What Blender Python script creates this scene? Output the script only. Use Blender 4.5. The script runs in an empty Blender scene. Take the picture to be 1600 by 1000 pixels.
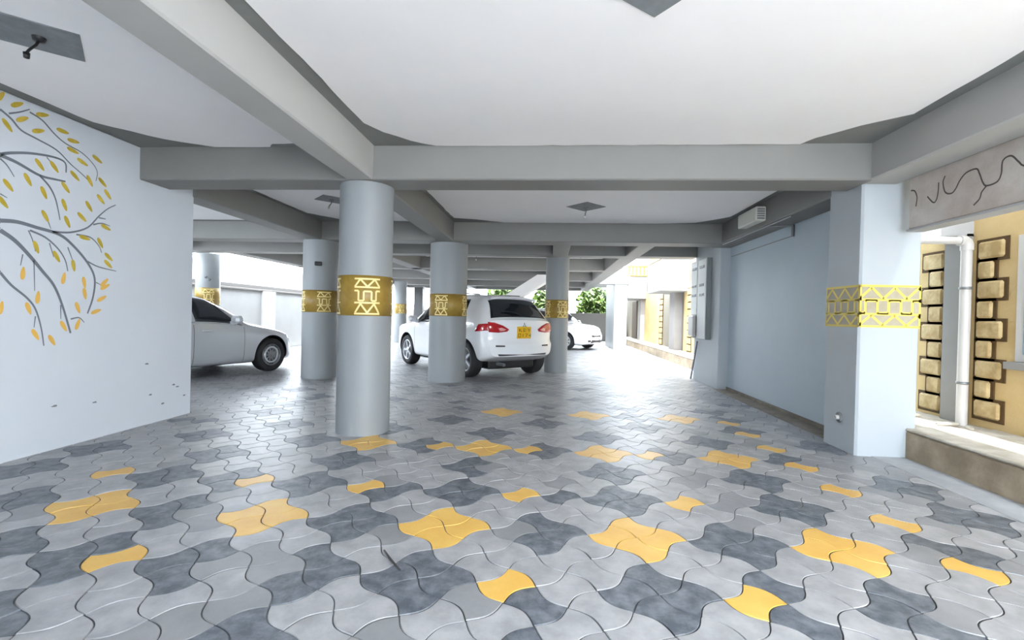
import bpy, math, random
from math import sin, cos, pi, sqrt, radians
from mathutils import Vector, Matrix
random.seed(7)
SC = bpy.context.scene
COL = SC.collection

# ------------------------------------------------------------------ materials
def srgb(r, g, b):
    f = lambda c: (c/255/12.92) if c/255 <= .04045 else ((c/255+.055)/1.055)**2.4
    return (f(r), f(g), f(b), 1)

def mat(name, c, rough=.6, metal=0, var=0.0, vscale=3.0, c2=None, bump=0, bscale=40, spec=.5, coat=0, emit=None, alpha=1):
    m = bpy.data.materials.new(name); m.use_nodes = True
    nt = m.node_tree; b = nt.nodes['Principled BSDF']
    b.inputs['Base Color'].default_value = c
    b.inputs['Roughness'].default_value = rough
    b.inputs['Metallic'].default_value = metal
    b.inputs['Specular IOR Level'].default_value = spec
    b.inputs['Coat Weight'].default_value = coat
    if emit:
        b.inputs['Emission Color'].default_value = emit[0]; b.inputs['Emission Strength'].default_value = emit[1]
    tc = nt.nodes.new('ShaderNodeTexCoord')
    if c2 or var:
        n = nt.nodes.new('ShaderNodeTexNoise'); n.inputs['Scale'].default_value = vscale; n.inputs['Detail'].default_value = 6
        n.inputs['Roughness'].default_value = .62
        nt.links.new(tc.outputs['Object'], n.inputs['Vector'])
        r = nt.nodes.new('ShaderNodeValToRGB'); r.color_ramp.elements[0].position = .38; r.color_ramp.elements[1].position = .66
        d = c2 if c2 else tuple(x*(1-var) for x in c[:3])+(1,)
        r.color_ramp.elements[0].color = d; r.color_ramp.elements[1].color = c
        nt.links.new(n.outputs['Fac'], r.inputs['Fac']); nt.links.new(r.outputs['Color'], b.inputs['Base Color'])
    if bump:
        n2 = nt.nodes.new('ShaderNodeTexNoise'); n2.inputs['Scale'].default_value = bscale; n2.inputs['Detail'].default_value = 5
        nt.links.new(tc.outputs['Object'], n2.inputs['Vector'])
        bp = nt.nodes.new('ShaderNodeBump'); bp.inputs['Strength'].default_value = bump; bp.inputs['Distance'].default_value = .02
        nt.links.new(n2.outputs['Fac'], bp.inputs['Height']); nt.links.new(bp.outputs['Normal'], b.inputs['Normal'])
    return m

M = {}
M['paint'] = mat('pale_blue_grey_paint', (.265,.282,.292,1), .5, var=.04, vscale=1.3, bump=.03, bscale=25)
M['paint_lit'] = mat('lit_blue_white_paint', (.63,.67,.73,1), .5, var=.04, vscale=1.3, bump=.03, bscale=25)  # column paint raised for the walls, their stronger light put into the colour
M['paint_square_lit'] = mat('lit_blue_column_paint', (.45,.49,.52,1), .5, var=.04, vscale=1.3, bump=.03, bscale=25)  # same paint lightened to carry the light on the square column
M['wallblue'] = mat('blue_grey_wall_paint', (.50,.59,.66,1), .45, var=.06, vscale=1.1, bump=.03, bscale=18)
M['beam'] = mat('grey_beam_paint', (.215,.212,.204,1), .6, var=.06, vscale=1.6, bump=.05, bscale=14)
M['beam_lit'] = mat('lit_grey_beam_paint', (.40,.395,.38,1), .6, var=.05, vscale=1.6, bump=.05, bscale=14)  # beam paint lightened to stand in for light from the front right
M['slab'] = mat('bare_grey_slab', (.20,.205,.20,1), .8, var=.12, vscale=3)
M['skim'] = mat('white_ceiling_skim', (.86,.845,.85,1), .7, var=.03, vscale=1.4, bump=.03, bscale=9)
M['patch'] = mat('grey_plaster_patch', (.22,.235,.25,1), .75, var=.2, vscale=9)
M['gold'] = mat('gold_band_paint', srgb(160,132,58), .45, c2=srgb(138,110,44), vscale=6)
M['taupe'] = mat('taupe_band_paint', srgb(172,164,146), .5, c2=srgb(160,150,128), vscale=6)
M['cream_line'] = mat('cream_line_paint', srgb(225,206,140), .45)
M['yellow_line'] = mat('yellow_line_paint', srgb(226,204,96), .45)
M['branch'] = mat('mural_grey_branch', srgb(112,118,128), .6)
M['leaf_gold'] = mat('mural_gold_leaf', srgb(205,178,70), .5, c2=srgb(180,158,50), vscale=14)
M['leaf_orange'] = mat('mural_amber_leaf', srgb(226,180,88), .5)
M['stain'] = mat('scuff_grey', srgb(120,122,125), .8)
M['black'] = mat('black_plastic', (.012,.012,.014,1), .4)
M['rubber'] = mat('tyre_rubber', (.018,.018,.02,1), .75, bump=.1)
M['alloy'] = mat('alloy_silver', (.62,.63,.66,1), .28, metal=.8)
M['carwhite'] = mat('white_car_paint', (.87,.88,.90,1), .25, coat=.8)
M['carsilver'] = mat('silver_car_paint', (.52,.53,.545,1), .28, metal=.25, coat=.8)
M['cardark'] = mat('charcoal_car_paint', (.05,.055,.06,1), .25, coat=.8)
M['glass'] = mat('tinted_car_glass', (.012,.016,.022,1), .06, spec=.6)
M['trimblack'] = mat('black_trim', (.02,.02,.022,1), .45)
M['red'] = mat('red_lamp_lens', (.45,.012,.02,1), .12, coat=.6)
M['redlight'] = mat('pale_red_lamp_lens', (.85,.38,.36,1), .12, coat=.6)
M['clear'] = mat('clear_lamp_lens', (.62,.66,.70,1), .08, coat=.8)
M['chrome'] = mat('chrome', (.75,.75,.77,1), .12, metal=1)
M['plate'] = mat('yellow_number_plate', srgb(228,178,30), .4)
M['plate_ink'] = mat('plate_black_ink', (.03,.025,.01,1), .5)
M['house'] = mat('ochre_wall_render', srgb(208,182,134), .8, c2=srgb(194,166,114), vscale=2.2, bump=.15, bscale=60)
M['quoin'] = mat('cream_quoin_stone', srgb(202,180,136), .7, c2=srgb(166,140,92), vscale=7, bump=.25, bscale=22)
M['mortar'] = mat('brown_quoin_mortar', srgb(86,62,28), .85, var=.2, vscale=14)
M['greypillar'] = mat('grey_pillar_paint', srgb(142,138,136), .6, var=.08, vscale=3)
M['balcony'] = mat('balcony_plaster', (.24,.243,.25,1), .7, var=.05)
M['whiteplaster'] = mat('white_plaster', (.40,.405,.41,1), .6, var=.04, vscale=2)
M['pvc'] = mat('white_pvc_pipe', (.55,.53,.51,1), .35)
M['kerb'] = mat('brown_grey_kerb_render', srgb(172,156,134), .85, c2=srgb(140,126,106), vscale=4, bump=.3, bscale=26)
M['kerbtop'] = mat('pale_kerb_screed', srgb(186,180,168), .8, c2=srgb(160,152,138), vscale=6, bump=.2)
M['lintel'] = mat('taupe_lintel_render', srgb(204,197,190), .75, c2=srgb(180,168,158), vscale=2.4, bump=.15, bscale=30)
M['vine'] = mat('dark_painted_line', srgb(78,72,66), .6)
M['concrete'] = mat('pale_concrete', (.40,.41,.42,1), .7, c2=(.31,.32,.33,1), vscale=3.5, bump=.1)
M['yard'] = mat('yard_concrete', (.62,.63,.64,1), .8, var=.12, vscale=1.2)
M['light_paver'] = mat('light_grey_paver', (.40,.40,.41,1), .40, c2=(.28,.282,.29,1), vscale=6.5, bump=.06, bscale=60)
M['dark_paver'] = mat('charcoal_paver', (.185,.20,.225,1), .42, c2=(.070,.082,.10,1), vscale=13, bump=.10, bscale=50)
M['yellow_paver'] = mat('yellow_paver', srgb(224,184,98), .42, c2=srgb(214,168,82), vscale=4, bump=.06, bscale=60)
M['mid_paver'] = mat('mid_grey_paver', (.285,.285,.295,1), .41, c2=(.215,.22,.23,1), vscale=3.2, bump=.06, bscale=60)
M['joint'] = mat('paver_joint_sand', (.16,.165,.175,1), .8, c2=(.045,.05,.055,1), vscale=1.4)
M['brown_strip'] = mat('brown_floor_strip', srgb(136,130,120), .85, c2=srgb(112,105,94), vscale=5)
M['meter'] = mat('grey_meter_cabinet', srgb(196,200,198), .45)
M['meter_shaded'] = mat('shaded_grey_cabinet_side', srgb(120,126,126), .5)  # cabinet grey darkened, painting the shade on its near side
M['boxwhite'] = mat('off_white_box', srgb(206,206,196), .5)
M['greymetal'] = mat('grey_metal', (.25,.26,.27,1), .4, metal=.6)
M['leafgreen'] = mat('hedge_leaves', (.10,.17,.02,1), .6, c2=(.02,.04,.008,1), vscale=1.6)
M['bark'] = mat('bark', (.07,.05,.035,1), .85)
M['farwall'] = mat('pale_boundary_render', (.30,.302,.30,1), .7, var=.08, vscale=1.3)
M['coping'] = mat('grey_coping', (.13,.122,.115,1), .8)
M['cream'] = mat('cream_facade', (.20,.178,.14,1), .8, var=.05)
M['wingl'] = mat('window_glass', (.25,.32,.38,1), .05, spec=.8)
M['twig'] = mat('dark_twig', (.05,.045,.045,1), .8)
M['darkmetal'] = mat('dark_gate_metal', (.05,.052,.055,1), .5)

# ------------------------------------------------------------------ mesh builder
class MB:
    def __init__(s): s.v = []; s.f = []; s.m = []; s.sm = []
    def quadgrid(s, P, m=0, smooth=True, closeu=False):
        """P rows of points -> quads"""
        b = len(s.v); nr = len(P); nc = len(P[0])
        for r in P: s.v += [tuple(p) for p in r]
        for i in range(nr-1):
            for j in range(nc if closeu else nc-1):
                k = (j+1) % nc
                s.f.append((b+i*nc+j, b+i*nc+k, b+(i+1)*nc+k, b+(i+1)*nc+j)); s.m.append(m); s.sm.append(smooth)
    def poly(s, pts, m=0, smooth=False):
        b = len(s.v); s.v += [tuple(p) for p in pts]
        s.f.append(tuple(range(b, b+len(pts)))); s.m.append(m); s.sm.append(smooth)
    def box(s, x0, x1, y0, y1, z0, z1, m=0, T=None):
        c = [(x0,y0,z0),(x1,y0,z0),(x1,y1,z0),(x0,y1,z0),(x0,y0,z1),(x1,y0,z1),(x1,y1,z1),(x0,y1,z1)]
        if T: c = [T @ Vector(p) for p in c]
        b = len(s.v); s.v += [tuple(p) for p in c]
        for f in ((0,3,2,1),(4,5,6,7),(0,1,5,4),(1,2,6,5),(2,3,7,6),(3,0,4,7)):
            s.f.append(tuple(b+i for i in f)); s.m.append(m); s.sm.append(False)
    def bbox(s, x0, x1, y0, y1, z0, z1, r=.01, m=0, T=None):
        """box with chamfered edges (all 12)"""
        X = (x0, x1); Y = (y0, y1); Z = (z0, z1)
        r = min(r, (x1-x0)*.45, (y1-y0)*.45, (z1-z0)*.45)
        idx = {}; b = len(s.v); pts = []
        for i in (0,1):
            for j in (0,1):
                for k in (0,1):
                    sx, sy, sz = (1-2*i)*r, (1-2*j)*r, (1-2*k)*r
                    for a, p in (('x', (X[i], Y[j]+sy, Z[k]+sz)), ('y', (X[i]+sx, Y[j], Z[k]+sz)), ('z', (X[i]+sx, Y[j]+sy, Z[k]))):
                        idx[(a,i,j,k)] = b+len(pts); pts.append(p)
        if T: pts = [T @ Vector(p) for p in pts]
        s.v += [tuple(p) for p in pts]
        def F(*t, sm=False): s.f.append(tuple(t)); s.m.append(m); s.sm.append(sm)
        I = idx
        for i in (0,1):
            q = [I[('x',i,0,0)], I[('x',i,1,0)], I[('x',i,1,1)], I[('x',i,0,1)]]; F(*(q if i else q[::-1]))
            q = [I[('y',0,i,0)], I[('y',0,i,1)], I[('y',1,i,1)], I[('y',1,i,0)]]; F(*(q if i else q[::-1]))
            q = [I[('z',0,0,i)], I[('z',1,0,i)], I[('z',1,1,i)], I[('z',0,1,i)]]; F(*(q if i else q[::-1]))
        for i in (0,1):
            for j in (0,1):
                q = [I[('x',i,j,0)], I[('x',i,j,1)], I[('y',i,j,1)], I[('y',i,j,0)]]; F(*(q if (i == j) else q[::-1]))
                q = [I[('y',i*1,j,0)] if False else I[('y',0,i,j)], I[('y',1,i,j)], I[('z',1,i,j)], I[('z',0,i,j)]]; F(*(q if (i == j) else q[::-1]))
                q = [I[('x',i,0,j)], I[('z',i,0,j)], I[('z',i,1,j)], I[('x',i,1,j)]]; F(*(q if (i == j) else q[::-1]))
                for k in (0,1):
                    q = [I[('x',i,j,k)], I[('y',i,j,k)], I[('z',i,j,k)]]; F(*(q if (i+j+k) % 2 else q[::-1]))
    def prism(s, poly, h0, h1, axis='z', m=0, T=None):
        """extrude a 2D polygon between h0 and h1 along axis"""
        n = len(poly)
        def P(a, b_, h): return {'z': (a,b_,h), 'y': (a,h,b_), 'x': (h,a,b_)}[axis]
        lo = [P(a,b_,h0) for a,b_ in poly]; hi = [P(a,b_,h1) for a,b_ in poly]
        if T: lo = [T @ Vector(p) for p in lo]; hi = [T @ Vector(p) for p in hi]
        b = len(s.v); s.v += [tuple(p) for p in lo+hi]
        s.f.append(tuple(b+i for i in range(n))[::-1]); s.f.append(tuple(b+n+i for i in range(n))); s.m += [m,m]; s.sm += [False,False]
        for i in range(n):
            j = (i+1) % n; s.f.append((b+i, b+j, b+n+j, b+n+i)); s.m.append(m); s.sm.append(False)
    def tube(s, pts, r, n=8, m=0, cap=True):
        pts = [Vector(p) for p in pts]; rows = []
        up = Vector((0,0,1)); prev = None
        for i, p in enumerate(pts):
            d = (pts[min(i+1,len(pts)-1)] - pts[max(i-1,0)]).normalized()
            a = d.cross(up if abs(d.z) < .95 else Vector((1,0,0))).normalized() if prev is None else (prev - d*prev.dot(d)).normalized()
            prev = a; c = d.cross(a)
            rr = r[i] if isinstance(r, (list,tuple)) else r
            rows.append([p + a*cos(2*pi*k/n)*rr + c*sin(2*pi*k/n)*rr for k in range(n)])
        s.quadgrid(rows, m, True, True)
        if cap: s.poly(rows[0][::-1], m); s.poly(rows[-1], m)
    def lathe(s, prof, n=32, c=(0,0,0), m=0, T=None, caps=False):
        """prof list of (r, h) around z"""
        rows = []
        for r, h in prof:
            row = [Vector((c[0]+r*cos(2*pi*k/n), c[1]+r*sin(2*pi*k/n), c[2]+h)) for k in range(n)]
            if T: row = [T @ p for p in row]
            rows.append(row)
        s.quadgrid(rows, m, True, True)
        if caps: s.poly(rows[0][::-1], m); s.poly(rows[-1], m)
    def ribbon(s, pts, w, mapf, m=0, t=.0015):
        """flat painted stroke along 2D pts, mapped to 3D by mapf(u, v, offset)"""
        n = len(pts)
        L = []; R = []
        for i, (u, v) in enumerate(pts):
            u0, v0 = pts[max(i-1,0)]; u1, v1 = pts[min(i+1,n-1)]
            dx, dy = u1-u0, v1-v0; l = sqrt(dx*dx+dy*dy) or 1
            ww = w[i] if isinstance(w, (list,tuple)) else w
            nx, ny = -dy/l*ww/2, dx/l*ww/2
            L.append((u+nx, v+ny)); R.append((u-nx, v-ny))
        s.quadgrid([[mapf(*a, t) for a in L], [mapf(*a, t) for a in R]], m, False)
    def build(s, name, mats, parent=None, T=None, sharp=None):
        me = bpy.data.meshes.new(name)
        me.from_pydata(s.v, [], s.f)
        if not isinstance(mats, (list,tuple)): mats = [mats]
        for x in mats: me.materials.append(x)
        me.polygons.foreach_set('material_index', s.m)
        me.polygons.foreach_set('use_smooth', s.sm)
        me.update()
        if sharp: me.set_sharp_from_angle(angle=radians(sharp))
        o = bpy.data.objects.new(name, me); COL.objects.link(o)
        if parent: o.parent = parent
        if T: o.matrix_local = T
        return o

def tag(o, label, cat, group=None):
    o['label'] = label; o['category'] = cat; o['kind'] = 'thing'
    if group: o['group'] = group
    return o
def struct(o): o['kind'] = 'structure'; return o
def empty(name, loc, rz=0):
    o = bpy.data.objects.new(name, None); COL.objects.link(o); o.location = loc; o.rotation_euler = (0,0,rz); o.empty_display_size = .2
    return o
def sbox(name, m, *b, r=.008):
    a = MB(); a.bbox(*b, r=r); return struct(a.build(name, m))

CEIL = 2.78; SOF = 2.46

# ------------------------------------------------------------------ floor of interlocking pavers
U = .268; OX, OY = -.568, 2.628
yel = set(); drk = set(); mid = set()
def cell(dx, dy): return (round(dx*2), round(dy*2))       # cell centres in half units
def cluster(S, cx, cy):
    for a, b in ((0,.5),(0,-.5),(.5,0),(-.5,0)): S.add(cell(cx+a, cy+b))
for x, y in [(4*i, 0) for i in range(-3, 3)]+[(4*i, 6) for i in range(-1, 3)]+[(0,12),(4,12),(8,12)]: cluster(yel, x, y)
for p in ((1.5,-2),(5.5,-2),(-5.5,-2),(1.5,2),(5.5,2),(-2.5,2),(-5.5,2),(-9.5,2),(1.5,6),(5.5,6),(-1.5,6)): yel.add(cell(*p))
for k in range(-2, 7): yel.add(cell(10, -.5+2*k))
for i in range(-6, 8):
    for j in range(-5, 26):
        x, y = 2*i, 2*j
        if j in (0,3,6,9):
            if i % 2: cluster(drk, x, y)
        elif j == -1:
            if i in (-6,-4,-3,-2,-1,0,2,4): cluster(drk, x, y)
        elif j == 1:
            if i % 2 == 0 or i in (-1,-3,): cluster(drk, x, y)
        elif j == -2:
            if i % 2: cluster(drk, x, y)
        else:
            if (i+j) % 2 == 0: cluster(drk, x, y)
for p in ((2,-2.5),(2.5,2),(6,-2.5),(6,-1.5),(6.5,2),(2,-3.5),(8.5,-2)): drk.add(cell(*p))

def paver_field():
    mats = [M['light_paver'], M['dark_paver'], M['yellow_paver'], M['joint'], M['mid_paver']]
    V = []; F = []; MI = []; SM = []
    A = .165
    XL, XR, YN, YF = -8.4, 3.02, .2, 23.5
    rnd = random.Random(3)
    imax = int(30/U)
    for a in range(-110, 190):
        for b in range(-110, 190):
            dx, dy = (a-b)/2, (a+b+1)/2
            cx, cy = OX+dx*U, OY+dy*U
            if cx < XL+.1 or cx > XR-.1 or cy < YN or cy > YF: continue
            near = cy < 7.5
            n = 8 if near else 4
            def wave(k, t): return (1 if k % 2 == 0 else -1)*A*sin(pi*t)
            pts = []
            for q in range(n): t = q/n; s_ = a+t; pts.append((s_, b-wave(b, s_)))           # t = b line
            for q in range(n): t = q/n; t_ = b+t; pts.append((a+1+wave(a+1, t_), t_))
            for q in range(n): t = q/n; s_ = a+1-t; pts.append((s_, b+1-wave(b+1, s_)))
            for q in range(n): t = q/n; t_ = b+1-t; pts.append((a+wave(a, t_), t_))
            mx, my = a+.5, b+.5
            hz = rnd.uniform(-.0012, .0012)
            key = cell(dx, dy)
            if key in yel: mi = 2
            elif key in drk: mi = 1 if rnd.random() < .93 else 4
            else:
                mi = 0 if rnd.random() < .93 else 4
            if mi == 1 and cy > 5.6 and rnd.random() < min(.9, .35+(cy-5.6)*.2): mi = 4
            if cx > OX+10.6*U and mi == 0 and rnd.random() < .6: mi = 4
            base = len(V)
            tx = rnd.uniform(-.003,.003); ty = rnd.uniform(-.003,.003)
            def W3(p, k, z):
                s_ = mx+(p[0]-mx)*k; t_ = my+(p[1]-my)*k
                x = (s_-t_)/2*U; y = (s_+t_)/2*U
                return (OX+x, OY+y, z+hz+tx*(x-dx*U)+ty*(y-dy*U))
            N = len(pts)
            if near:
                V += [W3(p, .974, -.004) for p in pts]; V += [W3(p, .952, 0) for p in pts]
                for q in range(N):
                    r_ = (q+1) % N
                    F.append((base+q, base+r_, base+N+r_, base+N+q)); MI.append(mi); SM.append(False)
                F.append(tuple(base+N+q for q in range(N))); MI.append(mi); SM.append(False)
            else:
                V += [W3(p, .965, -.001) for p in pts]
                F.append(tuple(base+q for q in range(N))); MI.append(mi); SM.append(False)
    b0 = len(V); V += [(XL,-.5,-.007),(XR,-.5,-.007),(XR,YF,-.007),(XL,YF,-.007)]
    F.append((b0,b0+1,b0+2,b0+3)); MI.append(3); SM.append(False)
    me = bpy.data.meshes.new('floor'); me.from_pydata(V, [], F)
    for m_ in mats: me.materials.append(m_)
    me.polygons.foreach_set('material_index', MI); me.polygons.foreach_set('use_smooth', SM); me.update()
    o = bpy.data.objects.new('floor', me); COL.objects.link(o); return struct(o)
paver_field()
b = MB(); b.box(-40, 40, -25, 60, -.3, -.03); struct(b.build('ground', M['yard']))
# plain screed strip between the pavers and the kerb, brown strip painting the shadow along the recessed wall
b = MB(); b.bbox(2.93, 3.22, -.5, 4.56, -.03, .004, r=.003); b.bbox(2.93, 3.45, 9.7, 23.5, -.03, .004, r=.003)
struct(b.build('floor_strip', M['concrete']))
b = MB(); b.bbox(2.86, 3.12, 5.0, 8.5, -.03, .006, r=.003); struct(b.build('floor_shade_strip', M['brown_strip']))

# ------------------------------------------------------------------ walls
sbox('rear_sky_blocker', M['paint_lit'], -8.6, .9, -3.6, -3.4, -.02, CEIL)  # unseen wall added to block sky light from behind the camera
sbox('wall_left', M['paint_lit'], -4.32, -4.08, -3.4, 5.10, -.02, CEIL)
sbox('wall_right', M['wallblue'], 3.10, 3.30, 5.035, 9.9, -.02, CEIL)
b = MB(); b.bbox(3.078, 3.102, 5.02, 8.5, 0, .05, r=.004); struct(b.build('baseboard_right', M['brown_strip']))
# pilaster at the far end of the right wall with its side face
sbox('wall_pilaster', M['paint_square_lit'], 2.93, 3.12, 8.48, 9.88, -.02, CEIL)

# ------------------------------------------------------------------ ceiling slab, white skim panels and beams
b = MB(); b.box(-8.6, .9, -3.4, -.3, CEIL, 3.12); b.box(-8.6, 3.50, -.3, 10.3, CEIL, 3.12); b.box(-7.3, 1.80, 10.3, 23.2, CEIL, 3.12); b.box(-7.3, 4.2, 23.2, 25.2, CEIL, 3.12)  # rear piece, right eave and far end extended to cut the light
ceiling = struct(b.build('ceiling', M['slab']))
def skim(poly, seed=0, chips=()):
    """white skim coat on the slab, ragged towards its corners"""
    rr = random.Random(seed); out = []
    n = len(poly)
    for i in range(n):
        p = poly[i]; q = poly[(i+1) % n]; L = sqrt((q[0]-p[0])**2+(q[1]-p[1])**2); k = max(2, int(L/.12))
        for j in range(k):
            t = j/k; a = rr.uniform(-.008,.008)
            out.append((p[0]+(q[0]-p[0])*t + a*(q[1]-p[1])/L, p[1]+(q[1]-p[1])*t - a*(q[0]-p[0])/L))
    m = MB(); m.prism(out, CEIL-.012, CEIL+.01, 'z'); return m.build('ceiling_skim', M['skim'], ceiling)
skim([(-1.57,-.2),(2.64,-.2),(2.64,2.9),(2.655,3.75),(2.42,3.96),(2.22,4.22),(2.16,4.36),(-1.10,4.36),(-1.30,4.22),(-1.48,4.02),(-1.58,3.82)], 1)
skim([(-3.93,-.2),(-2.03,-.2),(-2.03,4.0),(-2.3,4.27),(-2.66,4.28),(-2.72,4.36),(-3.28,4.36),(-3.62,4.15),(-3.93,3.75)], 2)
skim([(-1.60,4.83),(2.62,4.83),(2.68,5.9),(2.68,7.4),(2.3,7.86),(1.7,7.96),(-.8,7.96),(-1.25,7.72),(-1.60,7.6)], 3)
skim([(-3.92,4.83),(-2.04,4.83),(-2.04,7.6),(-2.4,7.9),(-3.5,7.9),(-3.92,7.3)], 4)
skim([(-8.0,.2),(-4.42,.2),(-4.42,7.9),(-8.0,7.9)], 5)
skim([(-1.6,8.55),(-.02,8.55),(-.02,9.7),(-1.6,9.7)], 6); skim([(.36,8.55),(2.7,8.55),(2.7,9.7),(.36,9.7)], 16)
skim([(-3.4,10.35),(-.02,10.35),(1.35,10.35),(1.35,12.75),(-3.4,12.75)], 7)
skim([(-3.4,13.3),(1.35,13.3),(1.35,16.5),(-3.4,16.5)], 8)
skim([(-6.7,10.35),(-4.0,10.35),(-4.0,12.75),(-6.7,12.75)], 9); skim([(-6.7,13.3),(-4.0,13.3),(-4.0,16.5),(-6.7,16.5)], 10)
skim([(-3.4,17.0),(1.35,17.0),(1.35,20.1),(-3.4,20.1)], 11); skim([(-6.7,17.0),(-4.0,17.0),(-4.0,20.1),(-6.7,20.1)], 12)
skim([(-8.1,8.55),(-4.42,8.55),(-4.42,9.7),(-8.1,9.7)], 13)
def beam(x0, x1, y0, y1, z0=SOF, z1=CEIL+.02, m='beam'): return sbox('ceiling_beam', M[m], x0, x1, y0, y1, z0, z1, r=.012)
beam(-1.97, -1.70, -.3, 4.38, m='beam_lit')              # long beam on the left of the near bay
beam(2.77, 3.08, -.3, 4.52, m='beam_lit')                # right edge beam of the near bay
beam(-4.09, 2.80, 4.38, 4.76)              # front cross beam
beam(-4.10, 2.80, 8.02, 8.42); beam(-8.3, -4.3, 8.06, 8.42)   # second cross beam
beam(-1.97, -1.68, 4.74, 8.04)             # between the two round columns
beam(-4.33, -4.03, 5.08, 8.06)             # behind the mural wall
beam(2.78, 3.12, 5.0, 8.5)                 # over the recessed wall
beam(-8.3, 2.95, 9.78, 10.16)              # third cross beam
beam(.03, .34, 8.40, 9.80)
beam(-8.3, -7.95, .2, 10.1)
beam(1.42, 1.80, 10.14, 23.0)              # alley edge beam
beam(1.50, 1.80, 8.40, 9.80)
beam(-7.3, 1.45, 12.86, 13.2); beam(-7.3, 1.45, 16.6, 16.94); beam(-7.3, 1.45, 20.2, 20.54); beam(-7.3, 1.45, 22.8, 23.15)
beam(-3.95, -3.6, 10.14, 22.8); beam(-7.3, -6.95, 10.14, 22.8)
beam(1.78, 2.95, 18.0, 18.4)
beam(-.15, .25, 13.2, 20.2)

# ------------------------------------------------------------------ columns
def motif(u0, du, strokes):
    return [[(u0+u*du, v) for u, v in st] for st in strokes]
BH = .39
# one repeat of the tribal band: zigzag with triangles, meander, zigzag
REP = [[(0,.265),(.25,.365),(.5,.265),(.75,.365),(1,.265)],
       [(0,.135),(.12,.135),(.12,.245),(.38,.245),(.38,.135),(.62,.135),(.62,.245),(.88,.245),(.88,.135),(1,.135)],
       [(0,.025),(.25,.115),(.5,.025),(.75,.115),(1,.025)]]
MOT = [[(.0,.355),(1,.355)], [(.0,.275),(1,.275)], [(.02,.28),(.22,.352),(.5,.28),(.78,.352),(.98,.28)],
       [(.0,.24),(.16,.24),(.16,.145),(.36,.145),(.36,.235),(.66,.235),(.66,.145),(.84,.145),(.84,.24),(1,.24)],
       [(.0,.125),(1,.125)], [(.0,.02),(1,.02)], [(.04,.03),(.24,.115),(.5,.03),(.76,.115),(.96,.03)]]
def densify(st, d):
    out = []
    for (a, b_), (c, e) in zip(st, st[1:]):
        k = max(1, int(abs(c-a)/d)+1)
        out += [(a+(c-a)*i/k, b_+(e-b_)*i/k) for i in range(k)]
    return out+[st[-1]]
def segs(st):           # straight strokes one by one, so corners stay crisp
    return list(zip(st, st[1:]))
def round_column(x, y, r, h, zb, label, ang0=0, nm=4, z0=0):
    root = empty('column', (x, y, 0))
    tag(root, label, 'column', 'round car park columns with gold bands')
    m = MB(); m.lathe([(r*1.0, z0-.02),(r, .02),(r, zb)], 64); m.lathe([(r, zb),(r, zb+BH)], 64); m.lathe([(r, zb+BH),(r, h)], 64)
    m.build('shaft', M['paint'], root)
    m = MB(); R = r+.003
    m.lathe([(r-.001,zb),(R,zb),(R,zb+BH),(r-.001,zb+BH)], 64)
    bd = m.build('painted_band', M['gold'], root)
    def mp(u, v, t): a = u/r; return ((R+t)*cos(a), (R+t)*sin(a), zb+v)
    per = 2*pi*r; du = min(.24, per/nm*.62)
    for k in range(nm):
        u0 = ang0*r + k*per/nm - du/2; m = MB()
        for st in MOT:
            for sg in segs([(u0+u*du, v) for u, v in st]): m.ribbon(densify(list(sg), .03), .017, mp)
        m.build('band_motif', M['cream_line'], bd)
    return root
A0 = math.atan2(-1, .42)
round_column(-1.87, 4.66, .262, SOF+.02, 1.165, 'nearest round pale grey column with gold band, standing free left of centre', math.radians(-64))
round_column(-1.845, 8.46, .335, SOF+.02, 1.165, 'thick round grey column with gold band in front of the white SUV side', math.radians(-100))
round_column(.145, 10.33, .25, SOF+.05, 1.17, 'slim round column beside the rear right corner of the white SUV', math.radians(-60))
cl = round_column(-4.17, 8.29, .30, SOF+.02, 1.18, 'round column between the silver sedan and the nearest column, small black box on it', math.radians(-50))
c0 = round_column(-8.02, 10.5, .25, SOF+.02, 1.29, 'round column rising behind the silver sedan, two dark clips on it', math.radians(-50))
round_column(-6.1, 18.9, .25, SOF+.02, 1.18, 'distant round column seen between the two nearer columns, left of the SUV bonnet', math.radians(-60))
# small black lamp box on a column
t = empty('wall_lamp', (-4.06, 7.985, 2.03), radians(20)); tag(t, 'small black box lamp high on the round column beside the silver sedan', 'lamp')
m = MB(); m.bbox(-.06,.06,-.045,.02,-.035,.035,r=.01); m.build('housing', M['black'], t)
m = MB(); m.bbox(-.045,.045,-.052,-.043,-.022,.022,r=.002); m.build('lens', M['trimblack'], t)
for q, (dx, z) in enumerate(((-.02,1.93),(.05,1.87))):
    m = MB(); m.bbox(-.03,.03,-.012,.012,-.018,.018,r=.006); m.tube([(0,0,-.01),(.02,-.03,-.03)], .007)
    o = m.build('cable_clip', M['black']); o.location = (-7.86+dx-.02, 10.262 if q == 0 else 10.30, z)
    tag(o, ('upper' if q == 0 else 'lower')+' small dark cable clip on the round column behind the silver sedan', 'clip', 'cable clips on a column')

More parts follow.
